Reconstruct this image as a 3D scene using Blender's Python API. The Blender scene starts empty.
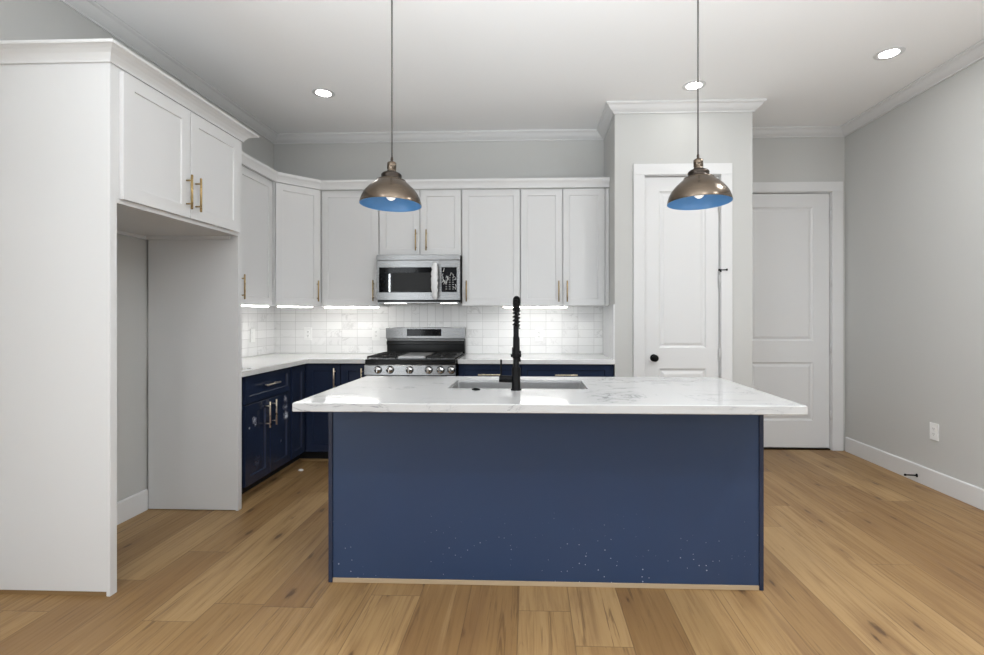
import bpy, bmesh, math, random
from mathutils import Vector, Matrix
random.seed(7)
S = bpy.context.scene
C = S.collection
PI = math.pi

# ------------------------------------------------------------------ camera
cam_d = bpy.data.cameras.new('camera')
cam_d.sensor_fit = 'HORIZONTAL'
cam_d.sensor_width = 36.0
cam_d.lens = 496.46 * 36.0 / 984.0
cam_d.shift_x = (492.0 - 512.55) / 984.0
cam_d.shift_y = (315.9 - 327.5) / 984.0
cam_d.clip_start = 0.05
cam = bpy.data.objects.new('camera', cam_d)
C.objects.link(cam)
cam.location = (0, 0, 1.2752)
cam.rotation_euler = (PI / 2, 0, 0.0351)
S.camera = cam

# ------------------------------------------------------------------ world, exposure, daylight
S.view_settings.view_transform = 'Standard'
S.view_settings.look = 'None'
S.view_settings.gamma = 1.0
S.view_settings.use_curve_mapping = False
S.view_settings.exposure = 0.10
W = bpy.data.worlds.new('world')
S.world = W
W.use_nodes = True
W.node_tree.nodes['Background'].inputs[0].default_value = (0.86, 0.93, 1.0, 1)
W.node_tree.nodes['Background'].inputs[1].default_value = 0.4


def area_light(name, loc, rot, sx, sy, power, col):
    d = bpy.data.lights.new(name, 'AREA')
    d.shape = 'RECTANGLE'
    d.size = sx
    d.size_y = sy
    d.energy = power
    d.color = col
    o = bpy.data.objects.new(name, d)
    C.objects.link(o)
    o.location = loc
    o.rotation_euler = rot
    return o


REAR_Y = -3.4
# daylight entering through the wide glazed opening of the living room behind the camera
area_light('daylight_rear', (0.2, REAR_Y - 0.02, 1.45), (PI / 2, 0, 0), 5.0, 2.5, 26, (0.90, 0.96, 1.0))
# added window light from the right, out of view, brightening the left cabinets
area_light('added_light_right', (2.99, -1.0, 1.55), (0, PI / 2, 0), 1.9, 2.5, 36, (0.90, 0.96, 1.0))
# added bounce flash behind the camera, aimed up to brighten the ceiling
fl = area_light('added_bounce_light', (0.2, -0.6, 1.3), (PI + math.radians(-38), 0, 0), 3.0, 1.0, 78, (0.915, 0.965, 1.0))
fl.data.spread = math.radians(85)
# added window light from the left, out of view, brightening the right wall
area_light('added_light_left', (-2.53, -0.9, 1.55), (0, -PI / 2, 0), 1.9, 2.6, 80, (0.90, 0.96, 1.0))

# added lamps at the ceiling, no fixtures, out of view, lifting walls and floor
for lx, ly, lw in ((2.0, 2.45, 24), (2.3, 0.9, 18), (-1.2, 0.3, 10), (0.8, 0.3, 10)):
    dl = area_light('added_ceiling_light', (lx, ly, 3.04), (0, 0, 0), 0.13, 0.13, lw, (0.96, 0.98, 1.0))
    dl.data.shape = 'DISK'

# ------------------------------------------------------------------ node helpers


class NT:
    def __init__(s, name):
        s.m = bpy.data.materials.new(name)
        s.m.use_nodes = True
        s.t = s.m.node_tree
        s.b = s.t.nodes['Principled BSDF']

    def n(s, typ, **kw):
        nd = s.t.nodes.new(typ)
        for k, v in kw.items():
            setattr(nd, k, v)
        return nd

    def set(s, sock, v):
        if isinstance(v, bpy.types.NodeSocket):
            s.t.links.new(v, sock)
        elif v is not None:
            sock.default_value = v

    def math(s, op, a, b=None, c=None, clamp=False):
        nd = s.n('ShaderNodeMath', operation=op)
        nd.use_clamp = clamp
        s.set(nd.inputs[0], a)
        s.set(nd.inputs[1], b)
        s.set(nd.inputs[2], c)
        return nd.outputs[0]

    def coord(s, kind='Object'):
        return s.n('ShaderNodeTexCoord').outputs[kind]

    def sep(s, v):
        nd = s.n('ShaderNodeSeparateXYZ')
        s.set(nd.inputs[0], v)
        return nd.outputs

    def comb(s, x=0.0, y=0.0, z=0.0):
        nd = s.n('ShaderNodeCombineXYZ')
        for i, v in enumerate((x, y, z)):
            s.set(nd.inputs[i], v)
        return nd.outputs[0]

    def scale(s, v, sc, loc=(0, 0, 0)):
        nd = s.n('ShaderNodeMapping')
        s.set(nd.inputs['Vector'], v)
        nd.inputs['Scale'].default_value = sc
        nd.inputs['Location'].default_value = loc
        return nd.outputs[0]

    def noise(s, v, scale, detail=3.0, rough=0.5, dist=0.0):
        nd = s.n('ShaderNodeTexNoise')
        s.set(nd.inputs['Vector'], v)
        nd.inputs['Scale'].default_value = scale
        nd.inputs['Detail'].default_value = detail
        nd.inputs['Roughness'].default_value = rough
        nd.inputs['Distortion'].default_value = dist
        return nd.outputs['Fac']

    def white(s, v):
        nd = s.n('ShaderNodeTexWhiteNoise', noise_dimensions='3D')
        s.set(nd.inputs['Vector'], v)
        return nd.outputs['Value']

    def voronoi(s, v, scale, rnd=1.0):
        nd = s.n('ShaderNodeTexVoronoi', voronoi_dimensions='2D')
        s.set(nd.inputs['Vector'], v)
        nd.inputs['Scale'].default_value = scale
        nd.inputs['Randomness'].default_value = rnd
        return nd.outputs['Distance'], nd.outputs['Color']

    def ramp(s, f, stops):
        nd = s.n('ShaderNodeValToRGB')
        s.set(nd.inputs[0], f)
        e = nd.color_ramp.elements
        while len(e) < len(stops):
            e.new(0.5)
        for i, (p, c) in enumerate(stops):
            e[i].position = p
            e[i].color = (c, c, c, 1) if isinstance(c, (int, float)) else (*c, 1)
        return nd.outputs['Color']

    def smooth(s, f, a, b, lo=0.0, hi=1.0):
        nd = s.n('ShaderNodeMapRange', interpolation_type='SMOOTHSTEP')
        s.set(nd.inputs[0], f)
        nd.inputs[1].default_value = a
        nd.inputs[2].default_value = b
        nd.inputs[3].default_value = lo
        nd.inputs[4].default_value = hi
        return nd.outputs[0]

    def mix(s, f, a, b, blend='MIX'):
        nd = s.n('ShaderNodeMix', data_type='RGBA', blend_type=blend)
        s.set(nd.inputs[0], f)
        for i, v in ((6, a), (7, b)):
            if isinstance(v, tuple) and len(v) == 3:
                v = (*v, 1)
            s.set(nd.inputs[i], v)
        return nd.outputs[2]

    def bump(s, h, strength=0.1, dist=0.01):
        nd = s.n('ShaderNodeBump')
        nd.inputs['Strength'].default_value = strength
        nd.inputs['Distance'].default_value = dist
        s.set(nd.inputs['Height'], h)
        s.t.links.new(nd.outputs[0], s.b.inputs['Normal'])

    def out(s, col=None, rough=None, metal=None, **kw):
        if isinstance(col, tuple) and len(col) == 3:
            col = (*col, 1)
        s.set(s.b.inputs['Base Color'], col)
        s.set(s.b.inputs['Roughness'], rough)
        s.set(s.b.inputs['Metallic'], metal)
        for k, v in kw.items():
            s.set(s.b.inputs[k.replace('_', ' ')], v)
        return s.m


def paint(name, col, rough=0.5, var=0.02, bump=0.0, bscale=300):
    t = NT(name)
    f = t.noise(t.coord(), 1.3, 2)
    a = tuple(c * (1 - var) for c in col)
    b = tuple(min(1, c * (1 + var)) for c in col)
    if bump:
        t.bump(t.noise(t.coord(), bscale, 2), bump, 0.002)
    return t.out(t.mix(f, a, b), rough)


def metal(name, col, rough, stretch=(1, 1, 60), scale=30, var=0.10, aniso=0.0):
    t = NT(name)
    g = t.noise(t.scale(t.coord(), stretch), scale, 3)
    c = t.mix(g, tuple(x * (1 - var) for x in col), tuple(min(1, x * (1 + var)) for x in col))
    r = t.smooth(g, 0.3, 0.7, rough * 0.85, rough * 1.15)
    return t.out(c, r, 1.0)


def plain(name, col, rough=0.4, metal_=0.0, **kw):
    t = NT(name)
    g = t.noise(t.coord(), 25, 2)
    c = t.mix(g, tuple(x * 0.95 for x in col), tuple(min(1, x * 1.05) for x in col))
    return t.out(c, rough, metal_, **kw)


def emit(name, col, strength):
    t = NT(name)
    t.b.inputs['Emission Color'].default_value = (*col, 1)
    t.b.inputs['Emission Strength'].default_value = strength
    return t.out(col, 0.5)


# ------------------------------------------------------------------ materials
M = {}
M['wall'] = paint('wall_paint_greige', (0.53, 0.53, 0.515), 0.85, 0.015, 0.15, 260)
M['ceil'] = paint('ceiling_paint', (0.91, 0.91, 0.91), 0.9, 0.01, 0.1, 200)
M['trim'] = paint('trim_paint_white', (0.68, 0.68, 0.68), 0.42, 0.01)
M['cab'] = paint('cabinet_paint_white', (0.69, 0.69, 0.69), 0.4, 0.01)
M['brass'] = metal('brushed_brass', (0.36, 0.255, 0.115), 0.30, (1, 1, 1), 60)
M['champagne'] = metal('brushed_champagne', (0.72, 0.62, 0.46), 0.3, (1, 1, 1), 60)
M['steel'] = metal('stainless_steel', (0.30, 0.30, 0.30), 0.28, (0.4, 1, 90), 12, 0.10)
M['steel_sink'] = metal('sink_steel', (0.62, 0.62, 0.62), 0.33, (60, 1, 1), 10, 0.12)
M['chrome'] = metal('bright_steel', (0.75, 0.75, 0.75), 0.18, (1, 1, 1), 20, 0.05)
M['black_metal'] = plain('matte_black_metal', (0.0045, 0.0045, 0.005), 0.4, Specular_IOR_Level=0.10)
M['black_glass'] = plain('black_glass', (0.004, 0.004, 0.005), 0.08, Specular_IOR_Level=0.16)
M['black_enamel'] = plain('black_enamel', (0.007, 0.007, 0.007), 0.2, Specular_IOR_Level=0.25)
M['iron'] = plain('cast_iron', (0.012, 0.012, 0.012), 0.5, Specular_IOR_Level=0.3)
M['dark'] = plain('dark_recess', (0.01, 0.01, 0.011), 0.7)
M['griddle'] = plain('griddle_grey', (0.45, 0.45, 0.45), 0.35, 0.8)
M['plastic'] = plain('white_plastic', (0.82, 0.82, 0.81), 0.35)
M['grey_mark'] = plain('grey_print', (0.35, 0.35, 0.35), 0.5)
M['slot'] = plain('socket_slot', (0.08, 0.08, 0.08), 0.6)
M['film'] = plain('crumpled_clear_film', (0.80, 0.80, 0.80), 0.25)
M['cord'] = plain('grey_cord', (0.09, 0.085, 0.08), 0.6)
M['bronze'] = metal('brushed_bronze', (0.145, 0.115, 0.088), 0.24, (1, 1, 40), 8, 0.25)
M['bronze_dark'] = metal('dark_bronze', (0.055, 0.045, 0.038), 0.3, (1, 1, 1), 20, 0.2)
M['blue_in'] = plain('blue_enamel', (0.13, 0.36, 0.72), 0.3)
M['raw_wood'] = paint('raw_pale_wood', (0.40, 0.30, 0.19), 0.7, 0.12)
M['shoe'] = paint('brown_shoe_wood', (0.27, 0.165, 0.07), 0.6, 0.12)
M['scrap'] = plain('white_scrap', (0.85, 0.85, 0.85), 0.8)
M['led'] = emit('led_white', (1.0, 0.98, 0.94), 24)
M['hood'] = emit('hood_light_lens', (1.0, 0.98, 0.94), 7)
M['can'] = emit('downlight_lens', (1.0, 0.99, 0.96), 40)
t = NT('bulb_glass')
t.b.inputs['Emission Color'].default_value = (1, 0.97, 0.92, 1)
t.b.inputs['Emission Strength'].default_value = 0.6
M['bulb'] = t.out((0.9, 0.9, 0.9), 0.05)
t = NT('window_glass')
M['pane'] = t.out((0.9, 0.95, 0.97), 0.02, 0.0, Transmission_Weight=1.0, IOR=1.45)


def navy(name, specks=False, smudges=(), rough=0.33, c0=(0.013, 0.021, 0.047), c1=(0.018, 0.028, 0.060)):
    t = NT(name)
    co = t.coord()
    f = t.noise(co, 2.2, 3)
    col = t.mix(f, c0, c1)
    if specks:
        cx_, cy_, cz_ = t.sep(co)
        d, cc = t.voronoi(t.comb(cx_, cz_, 0.0), 34)
        sx, sy, sz = t.sep(cc)
        pick = t.math('GREATER_THAN', sx, 0.80)
        low = t.smooth(t.sep(co)[2], 0.02, 0.42, 1.0, 0.0)
        clus = t.smooth(t.noise(t.scale(co, (1, 1, 1)), 4.0, 2), 0.40, 0.60)
        sz_ = t.math('MULTIPLY', sy, 0.07)
        dot = t.math('LESS_THAN', d, t.math('ADD', sz_, 0.035))
        m = t.math('MULTIPLY', t.math('MULTIPLY', dot, pick), t.math('MULTIPLY', low, clus))
        col = t.mix(t.math('MULTIPLY', m, 0.75), col, (0.55, 0.57, 0.62))
    for (p, r, strength) in smudges:
        vd = t.n('ShaderNodeVectorMath', operation='DISTANCE')
        t.set(vd.inputs[0], co)
        vd.inputs[1].default_value = p
        dd = t.math('ADD', vd.outputs['Value'], t.math('MULTIPLY', t.math('SUBTRACT', t.noise(co, 45, 3), 0.5), r * 1.6))
        m = t.smooth(dd, r * 0.2, r, strength, 0.0)
        m = t.math('MULTIPLY', m, t.smooth(t.noise(co, 70, 4, 0.6, 1.0), 0.40, 0.56))
        col = t.mix(m, col, (0.62, 0.64, 0.70))
    r = t.smooth(t.noise(co, 5, 3), 0.3, 0.7, rough * 0.9, rough * 1.15)
    return t.out(col, r)


M['navy'] = navy('cabinet_paint_navy', rough=0.22)
M['navy_island'] = navy('island_panel_navy', True, (((0.61, 0, 0.76), 0.05, 0.22), ((0.62, 0, 0.83), 0.02, 0.15), ((0.62, 0, 0.33), 0.05, 0.12), ((-0.70, 0, 0.28), 0.05, 0.10), ((0.42, 0, 0.14), 0.05, 0.1)), 0.45, (0.0155, 0.036, 0.088), (0.021, 0.045, 0.106))


def wood_floor():
    t = NT('oak_plank_floor')
    x, y, z = t.sep(t.coord())
    PW, PL = 0.2247, 1.52
    u = t.math('DIVIDE', t.math('ADD', x, 0.05 + PW * 40), PW)
    iu = t.math('FLOOR', u)
    fu = t.math('SUBTRACT', u, iu)
    r0 = t.white(t.comb(iu, 3.7, 1.0))
    v = t.math('ADD', t.math('DIVIDE', y, PL), t.math('ADD', t.math('MULTIPLY', r0, 7.0), 40.0))
    iv = t.math('FLOOR', v)
    fv = t.math('SUBTRACT', v, iv)
    rnd = t.white(t.comb(iu, iv, 5.0))
    rnd2 = t.white(t.comb(iu, iv, 9.0))
    base = t.ramp(rnd, [(0.0, (0.235, 0.132, 0.050)), (0.3, (0.285, 0.168, 0.067)), (0.65, (0.325, 0.198, 0.082)), (1.0, (0.375, 0.238, 0.106))])
    off = t.math('MULTIPLY', rnd2, 31.0)
    gv = t.comb(t.math('ADD', x, off), t.math('ADD', y, off), off)
    grain = t.noise(t.scale(gv, (55, 2.2, 1)), 1.0, 5, 0.62, 0.6)
    cath = t.noise(t.scale(gv, (9, 0.75, 1)), 1.0, 3, 0.55, 1.2)
    col = t.mix(t.smooth(grain, 0.45, 0.72, 0.0, 0.42), base, (0.15, 0.078, 0.030))
    col = t.mix(t.smooth(cath, 0.50, 0.74, 0.0, 0.55), col, (0.19, 0.100, 0.040))
    col = t.mix(t.smooth(cath, 0.26, 0.44, 0.30, 0.0), col, (0.47, 0.315, 0.155))
    streak = t.noise(t.scale(gv, (26, 1.1, 1), (4, 9, 0)), 1.0, 4, 0.7, 1.5)
    col = t.mix(t.smooth(streak, 0.57, 0.68, 0.0, 0.66), col, (0.115, 0.058, 0.022))
    wob = t.math('ADD', t.math('MULTIPLY', t.math('SUBTRACT', t.noise(t.scale(gv, (60, 14, 1)), 1.0, 4, 0.65), 0.5), 0.10),
                 t.math('MULTIPLY', t.math('SUBTRACT', t.noise(t.scale(gv, (9, 2.5, 1)), 1.0, 2), 0.5), 0.10))
    for ksx, ksy, ko, pick, rad in ((2.9, 0.9, 0.0, 0.34, 0.052), (4.6, 1.3, 7.7, 0.52, 0.048)):
        kd, kc = t.voronoi(t.scale(gv, (ksx, ksy, 1.0), (ko, ko * 0.3, 0)), 1.0)
        ks = t.math('GREATER_THAN', t.sep(kc)[0], pick)
        nd = t.math('ADD', kd, wob)
        halo = t.math('MULTIPLY', t.smooth(nd, 0.0, 0.24, 0.62, 0.0), ks)
        core = t.math('MULTIPLY', t.smooth(nd, rad * 0.2, rad, 0.8, 0.0), ks)
        col = t.mix(halo, col, (0.19, 0.100, 0.038))
        col = t.mix(core, col, (0.070, 0.033, 0.013))
    crack = t.noise(t.scale(gv, (75, 1.6, 1), (2, 5, 0)), 1.0, 2, 0.5, 0.8)
    cm = t.smooth(t.noise(t.scale(gv, (6, 1.5, 1), (8, 3, 0)), 1.0, 2), 0.56, 0.64)
    col = t.mix(t.math('MULTIPLY', t.smooth(crack, 0.66, 0.70, 0.0, 0.7), cm), col, (0.075, 0.036, 0.014))
    eu = t.math('MINIMUM', fu, t.math('SUBTRACT', 1.0, fu))
    ev = t.math('MINIMUM', fv, t.math('SUBTRACT', 1.0, fv))
    e = t.math('MINIMUM', t.math('MULTIPLY', eu, PW), t.math('MULTIPLY', ev, PL))
    line = t.smooth(e, 0.0006, 0.0030, 0.55, 0.0)
    col = t.mix(line, col, (0.085, 0.045, 0.02))
    h = t.math('SUBTRACT', t.math('MULTIPLY', grain, 0.25), line)
    t.bump(h, 0.12, 0.003)
    return t.out(col, t.smooth(grain, 0.3, 0.7, 0.42, 0.55))


M['floor'] = wood_floor()


def quartz(name, v1, v2, white=0.51):
    t = NT(name)
    co = t.coord()
    n1 = t.noise(t.scale(co, (1.0, 1.6, 2.2)), 3.2, 6, 0.62, 1.1)
    vein = t.math('ABSOLUTE', t.math('SUBTRACT', n1, 0.5))
    mask = t.smooth(t.noise(t.scale(co, (1, 1, 1), (3.1, 1.7, 0)), 2.1, 2), 0.49, 0.62)
    vv = t.math('MULTIPLY', t.smooth(vein, 0.0, 0.014, v1, 0.0), mask)
    soft = t.math('MULTIPLY', t.smooth(vein, 0.0, 0.10, v2, 0.0), mask)
    col = t.mix(soft, (white, white, white * 0.996), (0.34, 0.34, 0.36))
    col = t.mix(vv, col, (0.16, 0.16, 0.185))
    return t.out(col, 0.10, 0.0)


M['quartz'] = quartz('white_quartz', 0.85, 0.16)
M['quartz_plain'] = quartz('white_quartz_plain', 0.14, 0.04, 0.70)


def tile(name, axis, x0, z0, w, h):
    """stacked marble tile; axis 0 = runs along X, 1 = runs along Y"""
    t = NT(name)
    co = t.coord()
    s = t.sep(co)
    a = s[axis]
    u = t.math('DIVIDE', t.math('SUBTRACT', a, x0 - 50 * w), w)
    v = t.math('DIVIDE', t.math('SUBTRACT', s[2], z0 - 50 * h), h)
    iu, iv = t.math('FLOOR', u), t.math('FLOOR', v)
    fu, fv = t.math('FRACT', u), t.math('FRACT', v)
    rnd = t.white(t.comb(iu, iv, 2.0))
    rnd2 = t.white(t.comb(iu, iv, 8.0))
    off = t.math('MULTIPLY', rnd2, 19.0)
    vec = t.comb(t.math('ADD', a, off), t.math('ADD', s[2], off), off)
    n1 = t.noise(vec, 7.0, 5, 0.6, 1.2)
    vein = t.smooth(t.math('ABSOLUTE', t.math('SUBTRACT', n1, 0.5)), 0.0, 0.045, 0.34, 0.0)
    mask = t.smooth(t.noise(t.scale(vec, (1, 1, 1), (5, 5, 5)), 4.0, 2), 0.5, 0.68)
    base = t.mix(rnd, (0.77, 0.767, 0.762), (0.84, 0.838, 0.832))
    col = t.mix(t.math('MULTIPLY', vein, mask), base, (0.36, 0.35, 0.345))
    eu = t.math('MULTIPLY', t.math('MINIMUM', fu, t.math('SUBTRACT', 1.0, fu)), w)
    ev = t.math('MULTIPLY', t.math('MINIMUM', fv, t.math('SUBTRACT', 1.0, fv)), h)
    e = t.math('MINIMUM', eu, ev)
    g = t.smooth(e, 0.0008, 0.0024, 1.0, 0.0)
    col = t.mix(t.math('MULTIPLY', g, 0.8), col, (0.50, 0.495, 0.485))
    t.bump(t.math('SUBTRACT', 1.0, g), 0.25, 0.002)
    return t.out(col, 0.22)


M['tile_back_left'] = tile('marble_tile_back_left', 0, -1.383, 0.912, 0.1535, 0.077)
M['tile_back_right'] = tile('marble_tile_back_right', 0, -0.613, 0.912, 0.1535, 0.077)
M['tile_range'] = tile('marble_tile_upright', 0, -1.383, 1.220, 0.077, 0.1535)
M['tile_left'] = tile('marble_tile_left', 1, 4.81, 0.912, 0.1535, 0.077)

# ------------------------------------------------------------------ mesh builder


class MB:
    def __init__(s, mat4=None):
        s.bm = bmesh.new()
        s.mt = mat4

    def V(s, p):
        p = Vector(p)
        return s.bm.verts.new(s.mt @ p if s.mt else p)

    def F(s, vs, smooth=False):
        try:
            f = s.bm.faces.new(vs)
            f.smooth = smooth
            return f
        except ValueError:
            return None

    def box(s, x0, x1, y0, y1, z0, z1, bev=0.0):
        if x1 < x0:
            x0, x1 = x1, x0
        if y1 < y0:
            y0, y1 = y1, y0
        if z1 < z0:
            z0, z1 = z1, z0
        vs = [s.V((x, y, z)) for z in (z0, z1) for y in (y0, y1) for x in (x0, x1)]
        fs = [s.F([vs[i] for i in q]) for q in ((0, 2, 3, 1), (4, 5, 7, 6), (0, 1, 5, 4), (2, 6, 7, 3), (0, 4, 6, 2), (1, 3, 7, 5))]
        if bev:
            es = list({e for f in fs for e in f.edges})
            bmesh.ops.bevel(s.bm, geom=es, offset=bev, segments=2, affect='EDGES', profile=0.5)
        return s

    def ring(s, c, ax, r, n, ref=None):
        ax = Vector(ax).normalized()
        a = Vector(ref) if ref is not None else (Vector((1, 0, 0)) if abs(ax.x) < 0.9 else Vector((0, 1, 0)))
        a = (a - ax * a.dot(ax)).normalized()
        b = ax.cross(a)
        return [s.V(Vector(c) + (a * math.cos(2 * PI * i / n) + b * math.sin(2 * PI * i / n)) * r) for i in range(n)]

    def skin(s, A, B, smooth=True):
        n = len(A)
        for i in range(n):
            s.F([A[i], A[(i + 1) % n], B[(i + 1) % n], B[i]], smooth)

    def cyl(s, p0, p1, r, n=20, r1=None, bev=0.0):
        ax = Vector(p1) - Vector(p0)
        if bev:
            return s.lathe([(0, 0), (r - bev, 0), (r, bev), (r, ax.length - bev), (r - bev, ax.length), (0, ax.length)], p0, ax, n)
        A = s.ring(p0, ax, r, n)
        B = s.ring(p1, ax, r if r1 is None else r1, n)
        s.skin(A, B)
        s.F(A[::-1])
        s.F(B)
        return s

    def lathe(s, prof, c, ax=(0, 0, 1), n=40, smooth=True):
        """prof: (radius, height along ax)"""
        ax = Vector(ax).normalized()
        prev = None
        for r, h in prof:
            p = Vector(c) + ax * h
            cur = [s.V(p)] if r < 1e-6 else s.ring(p, ax, r, n)
            if prev is not None:
                if len(prev) == 1 and len(cur) > 1:
                    for i in range(n):
                        s.F([prev[0], cur[(i + 1) % n], cur[i]], smooth)
                elif len(cur) == 1 and len(prev) > 1:
                    for i in range(n):
                        s.F([prev[i], prev[(i + 1) % n], cur[0]], smooth)
                elif len(cur) > 1:
                    s.skin(prev, cur, smooth)
            prev = cur
        return s

    def tube(s, pts, r, n=10, caps=True):
        pts = [Vector(p) for p in pts]
        ref = None
        prev = None
        for i, p in enumerate(pts):
            t_ = (pts[min(i + 1, len(pts) - 1)] - pts[max(i - 1, 0)]).normalized()
            if ref is None:
                ref = Vector((1, 0, 0)) if abs(t_.x) < 0.9 else Vector((0, 1, 0))
            ref = (ref - t_ * ref.dot(t_)).normalized()
            rr = r[i] if isinstance(r, (list, tuple)) else r
            cur = s.ring(p, t_, rr, n, ref)
            if prev:
                s.skin(prev, cur)
            elif caps:
                s.F(cur[::-1])
            prev = cur
        if caps:
            s.F(prev)
        return s

    def prism(s, poly, z0, z1):
        A = [s.V((x, y, z0)) for x, y in poly]
        B = [s.V((x, y, z1)) for x, y in poly]
        n = len(A)
        for i in range(n):
            s.F([A[i], A[(i + 1) % n], B[(i + 1) % n], B[i]])
        s.F(A[::-1])
        s.F(B)
        return s

    def sweep(s, prof, path, z0=0.0):
        """prof (out, up) closed polygon swept along a flat path; 'out' is to the right of travel, mitred corners"""
        P = [Vector((x, y, 0)) for x, y in path]
        rows = []
        for i, p in enumerate(P):
            d0 = (P[i] - P[i - 1]).normalized() if i > 0 else None
            d1 = (P[i + 1] - P[i]).normalized() if i < len(P) - 1 else None
            n0 = Vector((d0.y, -d0.x, 0)) if d0 else None
            n1 = Vector((d1.y, -d1.x, 0)) if d1 else None
            if n0 is None:
                m = n1
            elif n1 is None:
                m = n0
            else:
                m = (n0 + n1)
                m = m / max(1e-6, m.dot(n0))
            rows.append([s.V((p.x + m.x * o, p.y + m.y * o, z0 + u)) for o, u in prof])
        k = len(prof)
        for a, b in zip(rows, rows[1:]):
            for i in range(k):
                s.F([a[i], a[(i + 1) % k], b[(i + 1) % k], b[i]])
        s.F(rows[0])
        s.F(rows[-1][::-1])
        return s

    def panel_front(s, x0, x1, z0, z1, y, yb, panels, prof, ch=0.0015):
        """slab between y (front) and yb (back); each panel (x0,x1,z0,z1) is sunk by prof [(inset, depth)...]"""
        xs = sorted({x0 + ch, x1 - ch} | {p[0] for p in panels} | {p[1] for p in panels})
        zs = sorted({z0 + ch, z1 - ch} | {p[2] for p in panels} | {p[3] for p in panels})
        g = {(x, z): s.V((x, y, z)) for x in xs for z in zs}
        for i in range(len(xs) - 1):
            for j in range(len(zs) - 1):
                cx_, cz_ = (xs[i] + xs[i + 1]) / 2, (zs[j] + zs[j + 1]) / 2
                if any(p[0] < cx_ < p[1] and p[2] < cz_ < p[3] for p in panels):
                    continue
                s.F([g[xs[i], zs[j]], g[xs[i + 1], zs[j]], g[xs[i + 1], zs[j + 1]], g[xs[i], zs[j + 1]]])
        for p in panels:
            def loop(ins, dep):
                return [s.V((a, y + dep, b)) for a, b in ((p[0] + ins, p[2] + ins), (p[1] - ins, p[2] + ins), (p[1] - ins, p[3] - ins), (p[0] + ins, p[3] - ins))]
            prev = loop(0, 0)
            for ins, dep in prof:
                cur = loop(ins, dep)
                for i in range(4):
                    s.F([prev[i], prev[(i + 1) % 4], cur[(i + 1) % 4], cur[i]])
                prev = cur
            s.F(prev)
        # chamfer + sides + back
        def rect(a0, a1, b0, b1, yy):
            return [s.V((a, yy, b)) for a, b in ((a0, b0), (a1, b0), (a1, b1), (a0, b1))]
        R0 = rect(x0 + ch, x1 - ch, z0 + ch, z1 - ch, y)
        R1 = rect(x0, x1, z0, z1, y + ch)
        R2 = rect(x0, x1, z0, z1, yb)
        for A, B in ((R0, R1), (R1, R2)):
            for i in range(4):
                s.F([A[i], B[i], B[(i + 1) % 4], A[(i + 1) % 4]])
        s.F(R2)
        return s

    def build(s, name, mat, parent=None, label=None, smooth_angle=None):
        bmesh.ops.remove_doubles(s.bm, verts=s.bm.verts, dist=1e-5)
        bmesh.ops.recalc_face_normals(s.bm, faces=s.bm.faces)
        me = bpy.data.meshes.new(name)
        if parent is not None:
            mw = WORLD[parent.name]
            s.bm.transform(mw.inverted())
        s.bm.to_mesh(me)
        s.bm.free()
        me.materials.append(mat)
        o = bpy.data.objects.new(name, me)
        C.objects.link(o)
        WORLD[o.name] = WORLD[parent.name].copy() if parent is not None else Matrix.Identity(4)
        if parent is not None:
            o.parent = parent
        if label:
            o['label'] = label
        return o


WORLD = {}


def thing(name, label, cat, loc=(0, 0, 0), rotz=0.0, group=None):
    o = bpy.data.objects.new(name, None)
    o.empty_display_size = 0.1
    C.objects.link(o)
    o.location = loc
    o.rotation_euler = (0, 0, rotz)
    WORLD[o.name] = Matrix.Translation(loc) @ Matrix.Rotation(rotz, 4, 'Z')
    o['label'] = label
    o['category'] = cat
    if group:
        o['group'] = group
    return o


def tag(o, label, cat, group=None):
    o['label'] = label
    o['category'] = cat
    if group:
        o['group'] = group
    return o


def struct(o):
    o['kind'] = 'structure'
    return o


def centre(o):
    """move a top-level mesh's origin to the base of its bounding box"""
    me = o.data
    xs = [v.co for v in me.vertices]
    c = Vector(((min(v.x for v in xs) + max(v.x for v in xs)) / 2, (min(v.y for v in xs) + max(v.y for v in xs)) / 2, min(v.z for v in xs)))
    me.transform(Matrix.Translation(-c))
    o.location = c
    return o


# ------------------------------------------------------------------ room shell
XL, XR, YB, ZC = -2.526, 2.982, 4.8135, 3.05
PXL, PXR, PY = 0.712, 1.851, 4.20            # pantry box
T = 0.14
m = MB(); m.box(XL - T, XR + T, REAR_Y - T, YB + T, -0.12, 0.0); struct(m.build('floor', M['floor']))
m = MB(); m.box(XL - T, XR + T, REAR_Y - T, YB + T, ZC, ZC + 0.12); struct(m.build('ceiling', M['ceil']))
D2X0, D2X1, DZ = 1.942, 2.858, 2.453
m = MB()
m.box(XL - T, PXL, YB, YB + T, 0, ZC)
m.box(PXL, D2X0, YB, YB + T, 0, ZC)
m.box(D2X1, XR + T, YB, YB + T, 0, ZC)
m.box(D2X0, D2X1, YB, YB + T, DZ, ZC)
m.box(D2X0, D2X1, YB + 0.10, YB + T, 0, DZ)
struct(m.build('wall_back', M['wall']))
m = MB()
m.box(XL - T, XL, 0.45, YB, 0, ZC)
m.box(XL - T, XL, REAR_Y, -2.25, 0, ZC)
m.box(XL - T, XL, -2.25, 0.45, 0, 0.55)
m.box(XL - T, XL, -2.25, 0.45, 2.55, ZC)
struct(m.build('wall_left', M['wall']))
m = MB()
m.box(XR, XR + T, 0.30, YB, 0, ZC)
m.box(XR, XR + T, REAR_Y, -2.3, 0, ZC)
m.box(XR, XR + T, -2.3, 0.30, 0, 0.55)
m.box(XR, XR + T, -2.3, 0.30, 2.55, ZC)
struct(m.build('wall_right', M['wall']))
m = MB()
m.box(XL - T, -2.35, REAR_Y - T, REAR_Y, 0, ZC)
m.box(2.75, XR + T, REAR_Y - T, REAR_Y, 0, ZC)
m.box(-2.35, 2.75, REAR_Y - T, REAR_Y, 2.72, ZC)
struct(m.build('wall_rear', M['wall']))
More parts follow.
